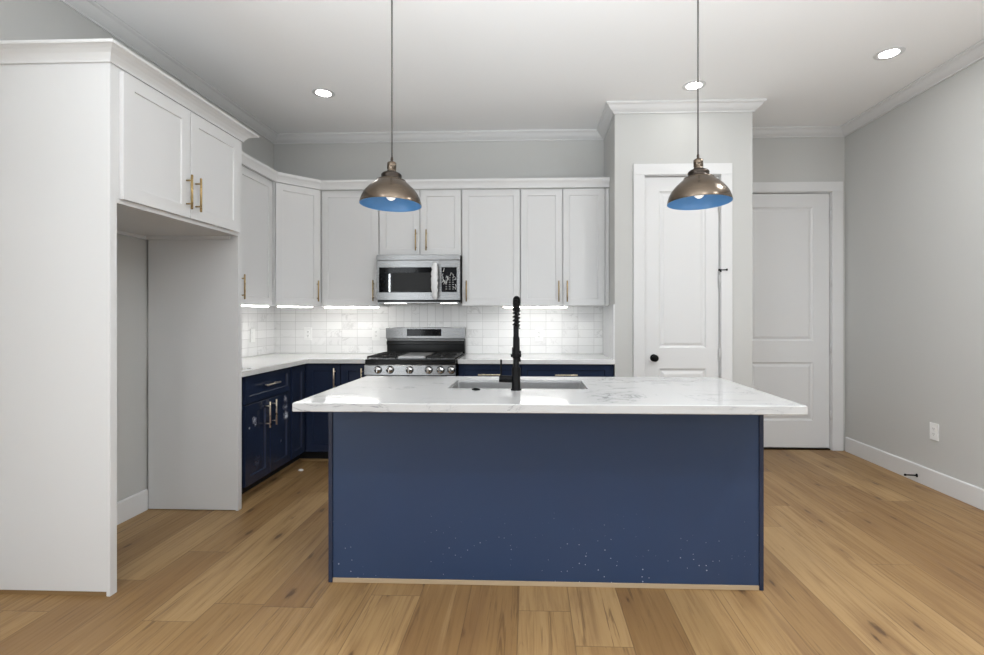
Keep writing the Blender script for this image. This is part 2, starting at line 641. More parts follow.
D1X0, D1X1 = 0.958, 1.588
m = MB()
m.box(PXL, D1X0, PY, PY + 0.11, 0, ZC)
m.box(D1X1, PXR, PY, PY + 0.11, 0, ZC)
m.box(D1X0, D1X1, PY, PY + 0.11, DZ, ZC)
m.box(D1X0, D1X1, PY + 0.09, PY + 0.11, 0, DZ)
m.box(PXL, PXL + 0.11, PY + 0.11, YB - 0.0005, 0, ZC)
m.box(PXR - 0.11, PXR, PY + 0.11, YB - 0.0005, 0, ZC)
struct(m.build('wall_pantry', M['wall']))

# windows of the living room behind the camera; side windows added for light
def window(name, x0, x1, z0, z1, y, along_y=False, mull=3):
    r = bpy.data.objects.new(name, None); C.objects.link(r); r['kind'] = 'structure'
    WORLD[r.name] = Matrix.Identity(4)
    f = MB()
    def bx(a0, a1, b0, b1, w=0.05):
        if along_y:
            f.box(y - w, y, a0, a1, b0, b1)
        else:
            f.box(a0, a1, y - w, y, b0, b1)
    bx(x0, x1, z0, z0 + 0.05); bx(x0, x1, z1 - 0.05, z1)
    for i in range(mull + 1):
        c = x0 + (x1 - x0) * i / mull
        bx(max(x0, c - 0.03), min(x1, c + 0.03), z0 + 0.05, z1 - 0.05)
    f.build('window_frame', M['trim'], r)
window('window_1', -2.35, 2.75, 0.0, 2.72, REAR_Y - 0.08)
window('added_window_left', -2.25, 0.45, 0.55, 2.55, XL - 0.08, True, 2)  # added unseen opening for the light from the left
window('added_window_right', -2.3, 0.30, 0.55, 2.55, XR + 0.13, True, 2)  # added unseen opening for the light from the right

# crown moulding following the walls
CROWN = [(0, 0), (0.013, 0), (0.013, 0.010), (0.019, 0.013), (0.026, 0.017), (0.040, 0.027), (0.054, 0.042), (0.064, 0.056), (0.074, 0.060), (0.080, 0.066), (0.080, 0.079), (0, 0.079)]
room = [(XL, REAR_Y), (XL, YB), (PXL, YB), (PXL, PY), (PXR, PY), (PXR, YB), (XR, YB), (XR, REAR_Y)]
m = MB(); m.sweep(CROWN, room, 2.9705); struct(m.build('trim_1', M['trim']))

BASE = [(0, 0), (0.015, 0), (0.015, 0.128), (0.009, 0.135), (0, 0.135)]
m = MB(); m.sweep(BASE, [(XR, YB - 0.03), (XR, REAR_Y)], 0.001); struct(m.build('baseboard_right', M['trim']))
m = MB(); m.sweep(BASE, [(XL, 2.23), (XL, 3.178)], 0.001); struct(m.build('baseboard_left', M['trim']))
m = MB(); m.sweep(BASE, [(PXL, 4.215), (PXL, PY), (0.866, PY)], 0.001); struct(m.build('baseboard_pantry', M['trim']))
m = MB(); m.sweep(BASE, [(1.678, PY), (PXR, PY), (PXR, YB - 0.03)], 0.001); struct(m.build('baseboard_hall', M['trim']))


def casing(name, x0, x1, zt, y, w, left=True, right=True, wl=None, wr=None):
    m = MB()
    yf = y - 0.018
    wl = w if wl is None else wl
    wr = w if wr is None else wr
    m.box(x0 - wl, x0, yf, y, 0.001, zt, 0.002)
    m.box(x1, x1 + wr, yf, y, 0.001, zt, 0.002)
    m.box(x0 - wl, x1 + wr, yf, y, zt + 0.0005, zt + w, 0.002)
    # jamb returns + stop
    for a, b in ((x0, x0 + 0.003), (x1 - 0.003, x1)):
        m.box(a, b, y, y + 0.085, 0.001, zt)
    m.box(x0 + 0.003, x1 - 0.003, y, y + 0.085, zt - 0.006, zt)
    struct(m.build(name, M['trim']))


casing('trim_2', D1X0, D1X1, DZ, PY, 0.092)
casing('trim_3', D2X0, D2X1, DZ, YB, 0.092, wl=0.088, wr=0.10)

RAISED = [(0.006, 0.006), (0.016, 0.010), (0.022, 0.010), (0.044, 0.003)]


def interior_door(name, x0, x1, y, panels, hinge_x, hinge_z, knob=None):
    r = bpy.data.objects.new(name, None); C.objects.link(r); r['kind'] = 'structure'
    r.location = ((x0 + x1) / 2, y, 0)
    WORLD[r.name] = Matrix.Translation(r.location)
    m = MB(); m.panel_front(x0 + 0.0065, x1 - 0.0065, 0.018, DZ - 0.010, y + 0.020, y + 0.055, panels, RAISED)
    m.build('slab', M['trim'], r)
    m = MB(); m.box(x0 + 0.006, x1 - 0.006, y + 0.005, y + 0.08, 0.0005, 0.012); m.build('threshold', M['bronze_dark'], r)
    for z in hinge_z:
        m = MB()
        m.cyl((hinge_x - 0.004, y + 0.001, z - 0.045), (hinge_x - 0.004, y + 0.001, z + 0.045), 0.0065, 10)
        m.cyl((hinge_x - 0.004, y + 0.001, z - 0.051), (hinge_x - 0.004, y + 0.001, z - 0.045), 0.004, 8)
        m.cyl((hinge_x - 0.004, y + 0.001, z + 0.045), (hinge_x - 0.004, y + 0.001, z + 0.051), 0.004, 8)
        m.build('hinge', M['trim'], r)
    if knob:
        kx, kz = knob
        m = MB()
        m.lathe([(0, 0), (0.031, 0), (0.031, 0.004), (0.027, 0.009), (0.012, 0.011), (0.010, 0.03), (0.016, 0.036), (0.027, 0.045), (0.029, 0.054), (0.025, 0.063), (0.014, 0.068), (0, 0.069)], (kx, y + 0.02, kz), (0, -1, 0), 28)
        m.build('door_knob', M['black_metal'], r)
    return r


d1 = interior_door('door_1', D1X0, D1X1, PY, [(1.085, 1.475, 1.005, 2.325), (1.085, 1.475, 0.26, 0.832)], D1X1 - 0.002, (0.33, 0.955, 1.57, 2.2), (1.041, 0.922))
m = MB()
m.cyl((1.574, PY - 0.010, 1.658), (1.630, PY - 0.032, 1.658), 0.0045, 8)
m.cyl((1.568, PY - 0.012, 1.658), (1.578, PY - 0.012, 1.658), 0.009, 10)
m.cyl((1.624, PY - 0.030, 1.658), (1.634, PY - 0.030, 1.658), 0.009, 10)
m.cyl((1.584, PY - 0.016, 1.64), (1.584, PY - 0.016, 1.664), 0.007, 10)
m.build('hinge_pin_stop', M['black_metal'], d1, 'small black hinge pin door stop')
interior_door('door_2', D2X0, D2X1, YB, [(2.108, 2.700, 1.036, 2.315), (2.108, 2.700, 0.275, 0.832)], D2X1 - 0.002, (0.33, 0.97, 1.60, 2.23))

# ------------------------------------------------------------------ tiled backsplashes
CT = 0.9075
m = MB(); m.box(XL + 0.0004, XL + 0.009, 3.222, YB - 0.0005, CT + 0.0006, 1.372)
tag(m.build('tile_backsplash', M['tile_left']), 'stacked pale marble tile backsplash on the left side wall beside the fridge panel', 'backsplash')


def splash(x0, x1, z0, z1, mat, label):
    m = MB(); m.box(x0, x1, YB - 0.009, YB - 0.0003, z0, z1)
    o = m.build('tile_backsplash', mat)
    tag(o, label, 'backsplash')


splash(XL + 0.0095, -1.3835, CT + 0.0006, 1.372, M['tile_back_left'], 'stacked marble tile backsplash on the back wall between corner and range')
splash(-1.383, -0.6135, CT + 0.0006, 1.40, M['tile_range'], 'upright marble tiles behind the range, below the microwave')
splash(-0.613, PXL - 0.0135, CT + 0.0006, 1.372, M['tile_back_right'], 'stacked marble tile backsplash behind the faucet, right of the range')
m = MB(); m.box(PXL - 0.013, PXL - 0.0003, 4.19, YB - 0.0005, CT + 0.0006, 1.372)
tag(m.build('side_splash', M['quartz_plain']), 'plain white quartz side splash on the pantry wall end of the counter', 'backsplash')

# ------------------------------------------------------------------ cabinets
SHAKER = [(0.005, 0.0105)]
RAIL = 0.058


def shaker_door(parent, x0, x1, z0, z1, yf, mat, mt, name='door', rail=RAIL, label=None):
    m = MB(mt)
    m.panel_front(x0, x1, z0, z1, yf, yf + 0.0195, [(x0 + rail, x1 - rail, z0 + rail, z1 - rail)], [(0.003, 0.007)] if mat is M['cab'] else SHAKER)
    return m.build(name, mat, parent, label)


def bar_pull(parent, c, yf, mt, vertical=True, L=0.19, mat=None):
    x, z = c
    m = MB(mt)
    r = 0.006
    yo = yf - 0.032
    if vertical:
        m.cyl((x, yo, z - L / 2), (x, yo, z + L / 2), r, 14, bev=0.0012)
        for s in (-1, 1):
            m.cyl((x, yf - 0.0003, z + s * 0.064), (x, yo + 0.002, z + s * 0.064), 0.0045, 10)
    else:
        m.cyl((x - L / 2, yo, z), (x + L / 2, yo, z), r, 14, bev=0.0012)
        for s in (-1, 1):
            m.cyl((x + s * 0.064, yf - 0.0003, z), (x + s * 0.064, yo + 0.002, z), 0.0045, 10)
    return m.build('handle', mat or M['brass'], parent)


def upper(name, label, w, z0, z1, loc, rotz, doors, depth=0.305, mat=None, rail_box=True):
    """doors: list of (x0,x1,pull_x,pull_z) in cabinet space; cabinet back on the wall, front towards -y"""
    mat = mat or M['cab']
    t_ = thing(name, label, 'cabinet', (loc[0], loc[1], z0), rotz, None)
    mt = Matrix.Translation((loc[0], loc[1], 0)) @ Matrix.Rotation(rotz, 4, 'Z')
    m = MB(mt); m.box(0.0008, w - 0.0008, -depth, -0.001, z0 + 0.002, z1, 0.001); m.build('body', mat, t_)
    for (a, b, px_, pz) in doors:
        d = shaker_door(t_, a, b, z0 + 0.004, z1 - 0.004, -depth - 0.0205, mat, mt)
        if px_ is not None:
            bar_pull(d, (px_, pz), -depth - 0.0205, mt)
    return t_


UZ0, UZ1 = 1.365, 2.425
UB = YB - 0.001
# back wall run (doors face the room)
upper('upper_cabinet', 'tall white single door cabinet between the angled corner cabinet and the microwave', 0.535, UZ0, UZ1, (-1.914, UB), 0, [(0.004, 0.528, 0.490, 1.505)])
upper('upper_cabinet', 'short white two door cabinet directly above the microwave', 0.756, 1.825, UZ1, (-1.378, UB), 0, [(0.006, 0.374, 0.343, 1.962), (0.380, 0.752, 0.439, 1.962)])
upper('upper_cabinet', 'tall white single door cabinet to the right of the microwave', 0.532, UZ0, UZ1, (-0.6205, UB), 0, [(0.006, 0.529, 0.046, 1.50)])
t_ = upper('upper_cabinet', 'tall white two door cabinet ending at the pantry wall', 0.797, UZ0, UZ1, (-0.0875, UB), 0, [(0.006, 0.378, 0.346, 1.497), (0.386, 0.758, 0.421, 1.497)])
m = MB(); m.box(0.678, PXL - 0.002, YB - 0.322, YB - 0.3065, UZ0 + 0.004, UZ1 - 0.004); m.build('filler_strip', M['cab'], t_)
# left wall run: local x runs along +Y
R90 = PI / 2
UL = XL + 0.001
upper('upper_cabinet', 'tall white two door cabinet on the left wall beside the fridge enclosure', 0.965, UZ0, UZ1, (UL, 3.2215), R90, [(0.026, 0.436, 0.405, 1.497), (0.442, 0.946, 0.481, 1.497)])
# angled corner cabinet
cab = thing('corner_cabinet', 'tall white angled single door cabinet filling the corner of the walls', 'cabinet', (-2.3, 4.6, UZ0))
ax0, ay0 = -2.201, 4.190
ax1, ay1 = -1.918, 4.487
m = MB(); m.prism([(XL + 0.001, 4.190), (ax0, ay0), (ax1, ay1), (-1.918, UB), (XL + 0.001, UB)], UZ0 + 0.002, UZ1)
m.build('body', M['cab'], cab)
dv = Vector((ax1 - ax0, ay1 - ay0, 0)); dl = dv.length
ang = math.atan2(dv.y, dv.x)
mt = Matrix.Translation((ax0, ay0, 0)) @ Matrix.Rotation(ang, 4, 'Z')
d = shaker_door(cab, 0.012, dl - 0.012, UZ0 + 0.004, UZ1 - 0.004, -0.0205, M['cab'], mt)
bar_pull(d, (dl - 0.042, 1.50), -0.0205, mt)

# crown on the upper cabinets
CCROWN = [(0, 0), (0.006, 0), (0.007, 0.012), (0.010, 0.026), (0.017, 0.046), (0.024, 0.058), (0.026, 0.064), (0.026, 0.082), (-0.012, 0.082), (-0.012, 0)]
f_ = 0.0205
path = [(-2.2005 + f_, 3.2225), (-2.2005 + f_, 4.182), (-1.910, 4.4875 - f_), (PXL - 0.003, 4.4875 - f_)]
m = MB(); m.sweep(CCROWN, path, UZ1 + 0.0006)
tag(m.build('cabinet_crown', M['cab']), 'white cove crown moulding along the upper cabinet run that turns the kitchen corner', 'moulding')

# ------------------------------------------------------------------ refrigerator enclosure
FX = -1.9045
FY0, FY1, FY2, FY3 = 2.188, 2.2255, 3.1795, 3.2170
sp = thing('refrigerator_side_panel', 'broad white end panel standing on the floor, nearest side of the empty refrigerator bay', 'panel', (-2.2, 2.2, 0), 0, 'refrigerator side panels')
m = MB(); m.box(XL + 0.001, FX - 0.018, FY0 + 0.001, FY1 - 0.006, 0.022, 2.45); m.build('panel', M['cab'], sp)
m = MB(); m.box(FX - 0.0178, FX, FY0, FY1, 0.001, 2.45, 0.001); m.build('edge_stile', M['cab'], sp)
m = MB(); m.box(XL + 0.02, FX - 0.022, FY0 + 0.006, FY0 + 0.02, 0.0005, 0.0215); m.build('toe_strip', M['shoe'], sp, 'brown wood strip under the panel')
sp = thing('refrigerator_side_panel', 'white end panel between the empty refrigerator bay and the navy base cabinets', 'panel', (-2.2, 3.2, 0), 0, 'refrigerator side panels')
m = MB(); m.box(XL + 0.016, FX - 0.018, FY2 + 0.001, FY3 - 0.003, 0.006, 2.45); m.build('panel', M['cab'], sp)
m = MB(); m.box(FX - 0.0178, FX, FY2 - 0.001, FY3, 0.001, 2.45, 0.001); m.build('edge_stile', M['cab'], sp)
FCROWN = [(0, 0), (0.009, 0), (0.010, 0.008), (0.016, 0.018), (0.028, 0.033), (0.046, 0.046), (0.062, 0.052), (0.074, 0.053), (0.076, 0.057), (0.076, 0.066), (0.0, 0.066)]
m = MB(); m.sweep(FCROWN, [(XL + 0.001, FY0 - 0.0006), (FX + 0.0006, FY0 - 0.0006), (FX + 0.0006, FY3 + 0.0006), (-2.105, FY3 + 0.0006)], 2.425)
tag(m.build('cabinet_crown', M['cab']), 'white cove crown moulding wrapping the top of the refrigerator bay', 'moulding')
fc = thing('upper_cabinet', 'deep white two door cabinet above the empty refrigerator bay', 'cabinet', (XL + 0.001, FY1 + 0.001, 1.80), R90)
mt = Matrix.Translation((XL + 0.001, FY1 + 0.001, 0)) @ Matrix.Rotation(R90, 4, 'Z')
dep = (FX - 0.001) - (XL + 0.001)
m = MB(mt); m.box(0, FY2 - FY1 - 0.003, -dep, 0, 1.797, 2.4495); m.build('body', M['cab'], fc)
m = MB(); m.box(XL + 0.002, XL + 0.02, FY1 + 0.003, FY2 - 0.004, 1.776, 1.7965); m.build('cleat', M['cab'], fc)
m = MB(); m.box(XL + 0.0205, -1.95, FY2 - 0.022, FY2 - 0.004, 1.776, 1.7965); m.build('cleat', M['cab'], fc)
for a, b, p in ((0.012, 0.467, 0.434), (0.472, 0.940, 0.509)):
    d = shaker_door(fc, a, b, 1.818, 2.412, -dep - 0.0205, M['cab'], mt, rail=0.066)
    bar_pull(d, (p, 1.955), -dep - 0.0205, mt)

# ------------------------------------------------------------------ base cabinets
BZ0, BZ1 = 0.100, 0.868


def base_body(t_, mt, w, depth, x0=0.0008):
    m = MB(mt); m.box(x0, w - 0.0008, -depth, -0.001, BZ0, BZ1); m.build('body', M['navy'], t_)
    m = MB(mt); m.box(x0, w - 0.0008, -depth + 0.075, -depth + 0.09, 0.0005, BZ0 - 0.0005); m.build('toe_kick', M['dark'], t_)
    m = MB(mt); m.box(x0, w - 0.0008, -depth + 0.063, -depth + 0.0745, 0.0005, 0.022, 0.003); m.build('shoe_moulding', M['shoe'], t_, 'brown wood shoe strip')


def base(label, w, loc, rotz, doors, drawers, depth=0.588, smudge=None):
    t_ = thing('base_cabinet', label, 'cabinet', (loc[0], loc[1], 0), rotz)
    mt = Matrix.Translation((loc[0], loc[1], 0)) @ Matrix.Rotation(rotz, 4, 'Z')
    base_body(t_, mt, w, depth)
    yf = -depth - 0.0205
    for i, (a, b, z0, z1, px_, pz) in enumerate(doors):
        d = shaker_door(t_, a, b, z0, z1, yf, smudge[i] if smudge else M['navy'], mt)
        if px_ is not None:
            bar_pull(d, (px_, pz), yf, mt, mat=M['champagne'])
    for (a, b, z0, z1) in drawers:
        d = shaker_door(t_, a, b, z0, z1, yf, M['navy'], mt, 'drawer', rail=0.045)
        bar_pull(d, ((a + b) / 2, (z0 + z1) / 2 + 0.005), yf, mt, False, mat=M['champagne'])
    return t_


# object space of a left-run cabinet: x along +Y from its start, y towards the wall
s1 = navy('navy_door_smeared', smudges=(((0.2125, -0.595, 0.542), 0.032, 1.0), ((0.225, -0.595, 0.515), 0.024, 1.0), ((0.1315, -0.595, 0.504), 0.012, 1.0), ((0.25, -0.595, 0.24), 0.05, 0.10)), rough=0.22)
s2 = navy('navy_door_scuffed', smudges=(((0.636, -0.595, 0.62), 0.035, 0.8), ((0.655, -0.595, 0.49), 0.040, 0.8), ((0.64, -0.595, 0.555), 0.03, 0.5), ((0.588, -0.595, 0.307), 0.02, 0.4)), rough=0.22)
LB = XL + 0.001
base('navy base cabinet with one drawer over two doors beside the fridge panel', 0.732, (LB, 3.2185), R90,
     [(0.084, 0.405, 0.108, 0.662, 0.345, 0.553), (0.410, 0.722, 0.108, 0.662, 0.436, 0.556)], [(0.084, 0.722, 0.674, 0.862)], 0.5745, [s1, s2])
# corner cabinet with an L shaped pair of doors
cc = thing('corner_base_cabinet', 'navy corner base cabinet with two doors meeting at the inside corner', 'cabinet', (-2.2, 4.5, 0))
m = MB(); m.prism([(LB, 3.9515), (-1.951, 3.9515), (-1.951, 4.2245), (-1.624, 4.2245), (-1.624, UB), (LB, UB)], BZ0, BZ1); m.build('body', M['navy'], cc)
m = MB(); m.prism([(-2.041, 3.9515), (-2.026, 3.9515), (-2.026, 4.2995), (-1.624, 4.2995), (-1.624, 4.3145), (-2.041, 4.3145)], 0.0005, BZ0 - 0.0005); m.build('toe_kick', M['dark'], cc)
m = MB(); m.prism([(-2.0255, 3.9515), (-2.014, 3.9515), (-2.014, 4.2875), (-1.624, 4.2875), (-1.624, 4.299), (-2.0255, 4.299)], 0.0005, 0.022); m.build('shoe_moulding', M['shoe'], cc, 'brown wood shoe strip')
s3 = navy('navy_corner_door', smudges=(((0.42, -0.5, 0.5), 0.05, 0.0),), rough=0.22)
mt = Matrix.Translation((LB, 3.9515, 0)) @ Matrix.Rotation(R90, 4, 'Z')
shaker_door(cc, 0.010, 0.248, 0.108, 0.862, -0.5745 - 0.0205, M['navy'], mt)
mt = Matrix.Translation((-1.951, UB, 0))
d = shaker_door(cc, 0.026, 0.322, 0.108, 0.862, -0.588 - 0.0205, M['navy'], mt)
bar_pull(d, (0.280, 0.735), -0.588 - 0.0205, mt, mat=M['champagne'])
base('narrow navy base cabinet between the corner cabinet and the range', 0.236, (-1.6235, UB), 0, [(0.004, 0.230, 0.108, 0.862, 0.190, 0.735)], [])
base('navy drawer base cabinet right of the range, behind the faucet', 0.536, (-0.611, UB), 0, [(0.006, 0.530, 0.108, 0.672, 0.48, 0.56)], [(0.006, 0.530, 0.684, 0.862)])
base('navy drawer base cabinet at the pantry end of the back counter', 0.784, (-0.0745, UB), 0, [(0.004, 0.376, 0.108, 0.672, 0.34, 0.56), (0.382, 0.752, 0.108, 0.672, 0.42, 0.56)], [(0.004, 0.752, 0.684, 0.862)])

# ------------------------------------------------------------------ perimeter countertops
def slab(poly, z0, z1, bev=0.003):
    m = MB(); m.prism(poly, z0, z1)
    bmesh.ops.recalc_face_normals(m.bm, faces=m.bm.faces)
    bmesh.ops.bevel(m.bm, geom=[e for e in m.bm.edges], offset=bev, segments=2, affect='EDGES', profile=0.5)
    return m


CF = 4.176
m = slab([(XL + 0.001, 3.2185), (-1.8985, 3.2185), (-1.8985, CF), (-1.3835, CF), (-1.3835, UB), (XL + 0.001, UB)], 0.8695, CT)
tag(m.build('countertop', M['quartz_plain']), 'white veined quartz countertop turning the corner left of the range', 'countertop')
m = slab([(-0.6105, CF), (PXL - 0.001, CF), (PXL - 0.001, UB), (-0.6105, UB)], 0.8695, CT)
tag(m.build('countertop', M['quartz_plain']), 'white quartz back countertop between the range and the pantry wall', 'countertop')

# ------------------------------------------------------------------ range
rg = thing('gas_range', 'stainless gas range with black grates under the microwave', 'stove', (-0.997, 4.44, 0))
RX0, RX1 = -1.3765, -0.6175
RF = 4.130
m = MB(); m.box(RX0, RX1, RF, 4.79, 0.03, 0.895)
for x in (RX0 + 0.05, RX1 - 0.05):
    for y in (RF + 0.06, 4.72):
        m.cyl((x, y, 0.0005), (x, y, 0.03), 0.018, 10)
m.build('body', M['black_enamel'], rg)
m = MB(); m.box(RX0, RX1, RF - 0.032, RF - 0.0005, 0.20, 0.775, 0.004); od = m.build('oven_door', M['steel'], rg)
m = MB(); m.box(RX0 + 0.10, RX1 - 0.10, RF - 0.0345, RF - 0.0322, 0.30, 0.62); m.build('oven_window', M['black_glass'], od)
m = MB()
m.cyl((RX0 + 0.05, RF - 0.085, 0.72), (RX1 - 0.05, RF - 0.085, 0.72), 0.012, 14, bev=0.002)
for x in (RX0 + 0.08, RX1 - 0.08):
    m.cyl((x, RF - 0.032, 0.72), (x, RF - 0.080, 0.72), 0.009, 10)
m.build('oven_handle', M['chrome'], od)
m = MB(); m.box(RX0, RX1, RF - 0.030, RF - 0.0005, 0.04, 0.19, 0.004); m.build('storage_drawer', M['steel'], rg)
# sloped control panel with curved right end
m = MB(); m.prism([(RF - 0.050, 0.785), (RF - 0.0005, 0.785), (RF - 0.0005, 0.868), (RF - 0.038, 0.868), (RF - 0.046, 0.860)], RX0, RX1)
for v in m.bm.verts:
    y, z, x = v.co
    v.co = (x, y, z)
cp = m.build('control_panel', M['steel'], rg)
for i, x in enumerate((-1.261, -1.160, -0.997, -0.837, -0.739, -0.650)):
    m = MB()
    yk = RF - 0.049
    m.lathe([(0, 0.0022), (0.0285, 0.0022), (0.0285, 0.007), (0.027, 0.009), (0.026, 0.026), (0.023, 0.031), (0, 0.031)], (x, yk, 0.828), (0, -1, 0), 24)
    m.box(x - 0.0055, x + 0.0055, yk - 0.040, yk - 0.030, 0.807, 0.849, 0.002)
    kb = m.build('knob', M['chrome'], rg, None if i < 5 else 'knob at the end of the panel')
    m = MB(); m.cyl((x, yk + 0.001, 0.828), (x, yk - 0.002, 0.828), 0.0325, 24); m.build('bezel', M['black_enamel'], kb)
# dark front lip and cooktop
m = MB(); m.box(RX0, RX1, RF - 0.034, 4.66, 0.8965, 0.913, 0.004); m.box(RX0, RX1, RF - 0.030, RF + 0.02, 0.8685, 0.8963); m.build('cooktop', M['black_enamel'], rg)
m = MB(); m.box(RX0 + 0.03, RX1 - 0.03, RF + 0.02, 4.63, 0.9132, 0.9152); m.build('burner_tray', M['steel'], rg)
for x0, x1 in ((RX0 + 0.012, -1.122), (-0.872, RX1 - 0.012)):
    m = MB()
    y0, y1, zt = RF - 0.012, 4.62, 0.938
    b = 0.009
    for x in (x0, x1 - b):
        m.box(x, x + b, y0, y1, zt - 0.014, zt)
    for y in (y0, (y0 + y1) / 2 - b / 2, y1 - b):
        m.box(x0 + b, x1 - b, y, y + b, zt - 0.014, zt)
    xm = (x0 + x1) / 2
    for yc in (y0 + (y1 - y0) * 0.26, y0 + (y1 - y0) * 0.74):
        for k in range(6):
            a = PI / 6 + k * PI / 3
            m.tube([(xm + 0.035 * math.cos(a), yc + 0.035 * math.sin(a), zt - 0.004), (xm + 0.105 * math.cos(a), yc + 0.10 * math.sin(a), zt - 0.006)], 0.005, 6)
    for x in (x0, x1 - b):
        for y in (y0, y1 - b):
            m.box(x, x + b, y, y + b, 0.9154, zt - 0.014)
    m.build('grate', M['iron'], rg)
    for yc in (y0 + (y1 - y0) * 0.26, y0 + (y1 - y0) * 0.74):
        m = MB(); m.lathe([(0, 0), (0.045, 0), (0.045, 0.006), (0.032, 0.008), (0.032, 0.014), (0, 0.016)], (xm, yc, 0.9154), (0, 0, 1), 24)
        m.build('burner', M['black_enamel'], rg)
m = MB(); m.box(-1.114, -0.880, RF + 0.015, 4.60, 0.9156, 0.934, 0.004); m.box(-1.105, -0.889, RF + 0.03, 4.585, 0.934, 0.9365); m.build('griddle', M['griddle'], rg)
# backguard
m = MB(); m.box(RX0 - 0.006, RX1 - 0.001, 4.715, 4.800, 1.055, 1.166, 0.006); bgd = m.build('backguard', M['steel'], rg)
m = MB(); m.box(-1.178, -0.846, 4.7125, 4.7148, 1.083, 1.150, 0.001); m.build('display', M['black_glass'], bgd)
m = MB(); m.box(RX0 + 0.004, RX1 - 0.004, 4.725, 4.798, 0.9135, 1.0545)
m.box(RX0 + 0.004, RX1 - 0.004, 4.705, 4.7245, 1.000, 1.034, 0.003)
m.build('vent_back', M['black_enamel'], rg)
m = MB(); m.box(RX0 + 0.01, RX1 - 0.01, 4.712, 4.7245, 1.040, 1.0495, 0.002); m.build('trim_strip', M['steel'], rg)

# ------------------------------------------------------------------ microwave
mw = thing('microwave', 'stainless over the range microwave with a wrapped handle and dark window', 'microwave', (-0.995, 4.6, 1.39))
WX0, WX1 = -1.3745, -0.6235
WY = 4.400
m = MB(); m.box(WX0, WX1, WY + 0.028, UB - 0.009, 1.4005, 1.8225, 0.002); m.build('body', M['black_enamel'], mw)
m = MB(); m.box(WX0, WX1, WY + 0.004, WY + 0.0275, 1.774, 1.8225, 0.003); m.build('vent_grille', M['steel'], mw)
m = MB(); m.panel_front(WX0, -0.802, 1.418, 1.7715, WY, WY + 0.0275, [(-1.352, -0.866, 1.484, 1.711)], [(0.002, 0.004)])
md = m.build('door', M['steel'], mw)
m = MB(); m.box(-1.349, -0.869, WY + 0.0005, WY + 0.0035, 1.487, 1.708); dw = m.build('window', M['black_glass'], md)
t = NT('microwave_mesh_screen')
g = t.noise(t.scale(t.coord(), (1, 1, 1)), 160, 2)
M['screen'] = t.out(t.mix(g, (0.008, 0.008, 0.008), (0.035, 0.035, 0.035)), 0.3, 0.0, Specular_IOR_Level=0.15)
m = MB(); m.box(-1.236, -0.880, WY - 0.0002, WY + 0.0004, 1.495, 1.662); m.build('mesh_screen', M['screen'], dw)
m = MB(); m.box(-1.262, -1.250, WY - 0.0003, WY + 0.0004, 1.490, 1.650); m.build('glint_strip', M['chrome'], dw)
# curved bulky handle wrapped in white foam film
m = MB()
pts, rr = [], []
for i in range(17):
    a = i / 16
    pts.append((-0.8415 + 0.003 * math.sin(i * 2.1), WY - 0.030 - 0.022 * math.sin(PI * a), 1.425 + 0.318 * a))
    rr.append(0.018 + 0.012 * math.sin(PI * a) ** 0.5 + 0.0025 * math.sin(i * 3.7))
m.tube(pts, rr, 14)
for z in (1.445, 1.723):
    m.box(-0.850, -0.834, WY - 0.034, WY - 0.0003, z - 0.012, z + 0.012)
m.build('handle', M['film'], md, 'handle wrapped in white protective film')
m = MB(); m.panel_front(-0.800, WX1, 1.418, 1.7715, WY, WY + 0.0275, [(-0.790, -0.650, 1.486, 1.711)], [(0.002, 0.004)])
pn = m.build('control_panel', M['steel'], mw)
m = MB(); m.box(-0.787, -0.653, WY + 0.0005, WY + 0.0035, 1.489, 1.708); kp = m.build('keypad', M['black_glass'], pn)
m = MB()
for i in range(3):
    for j in range(6):
        x = -0.745 + i * 0.030
        z = 1.515 + j * 0.020
        m.box(x - 0.007, x + 0.007, WY - 0.0001, WY + 0.0004, z - 0.003, z + 0.003)
m.build('key_marks', M['grey_mark'], kp)
rs = random.Random(3)
for k in range(11):
    x = rs.choice((-0.778, -0.770, -0.774, -0.668, -0.66, -0.745)); z = rs.uniform(1.50, 1.69)
    p = [(x, WY - 0.002, z)]
    for q in range(4):
        x = min(-0.657, max(-0.783, x + rs.uniform(-0.022, 0.022))); z = min(1.704, max(1.493, z + rs.uniform(-0.03, 0.03)))
        p.append((x, WY - 0.002 - rs.uniform(0, 0.003), z))
    m = MB(); m.tube(p, 0.0022, 5)
    m.build('film_crease', M['film'], pn, 'crease of clear protective film on the keypad')
m = MB(); m.box(WX0 + 0.01, WX1 - 0.01, WY + 0.004, WY + 0.30, 1.3895, 1.4003, 0.002); un = m.build('underside', M['steel'], mw)
for x0, x1 in ((-1.31, -1.12), (-0.80, -0.66)):
    m = MB(); m.box(x0, x1, WY + 0.02, WY + 0.07, 1.3872, 1.3894); m.build('light_lens', M['hood'], un)

# ------------------------------------------------------------------ island
IX0, IX1, IYF, IYB = -1.0045, 1.1315, 2.066, 3.015
BX0, BX1, BYF, BYB = -0.9637, 1.0834, 2.3415, 2.975
isl = thing('kitchen_island', 'large navy kitchen island base with scuffed back panel in the middle of the floor', 'kitchen island', (0.06, 2.66, 0))
m = MB(); m.box(BX0 + 0.0195, BX1 - 0.0195, BYF + 0.0065, BYF + 0.019, 0.022, 0.869)
ipan = bpy.data.objects  # noqa
back = m.build('back_panel', M['navy_island'], isl)
for x0, x1 in ((BX0, BX0 + 0.019), (BX1 - 0.019, BX1)):
    m = MB(); m.box(x0, x1, BYF, BYB - 0.021, 0.0008, 0.869, 0.001); m.build('end_panel', M['navy'], isl)
m = MB(); m.box(BX0 + 0.0205, BX1 - 0.0205, BYF + 0.001, BYF + 0.014, 0.0006, 0.0212, 0.002); m.build('bottom_strip', M['raw_wood'], isl, 'unpainted pale wood strip along the floor')
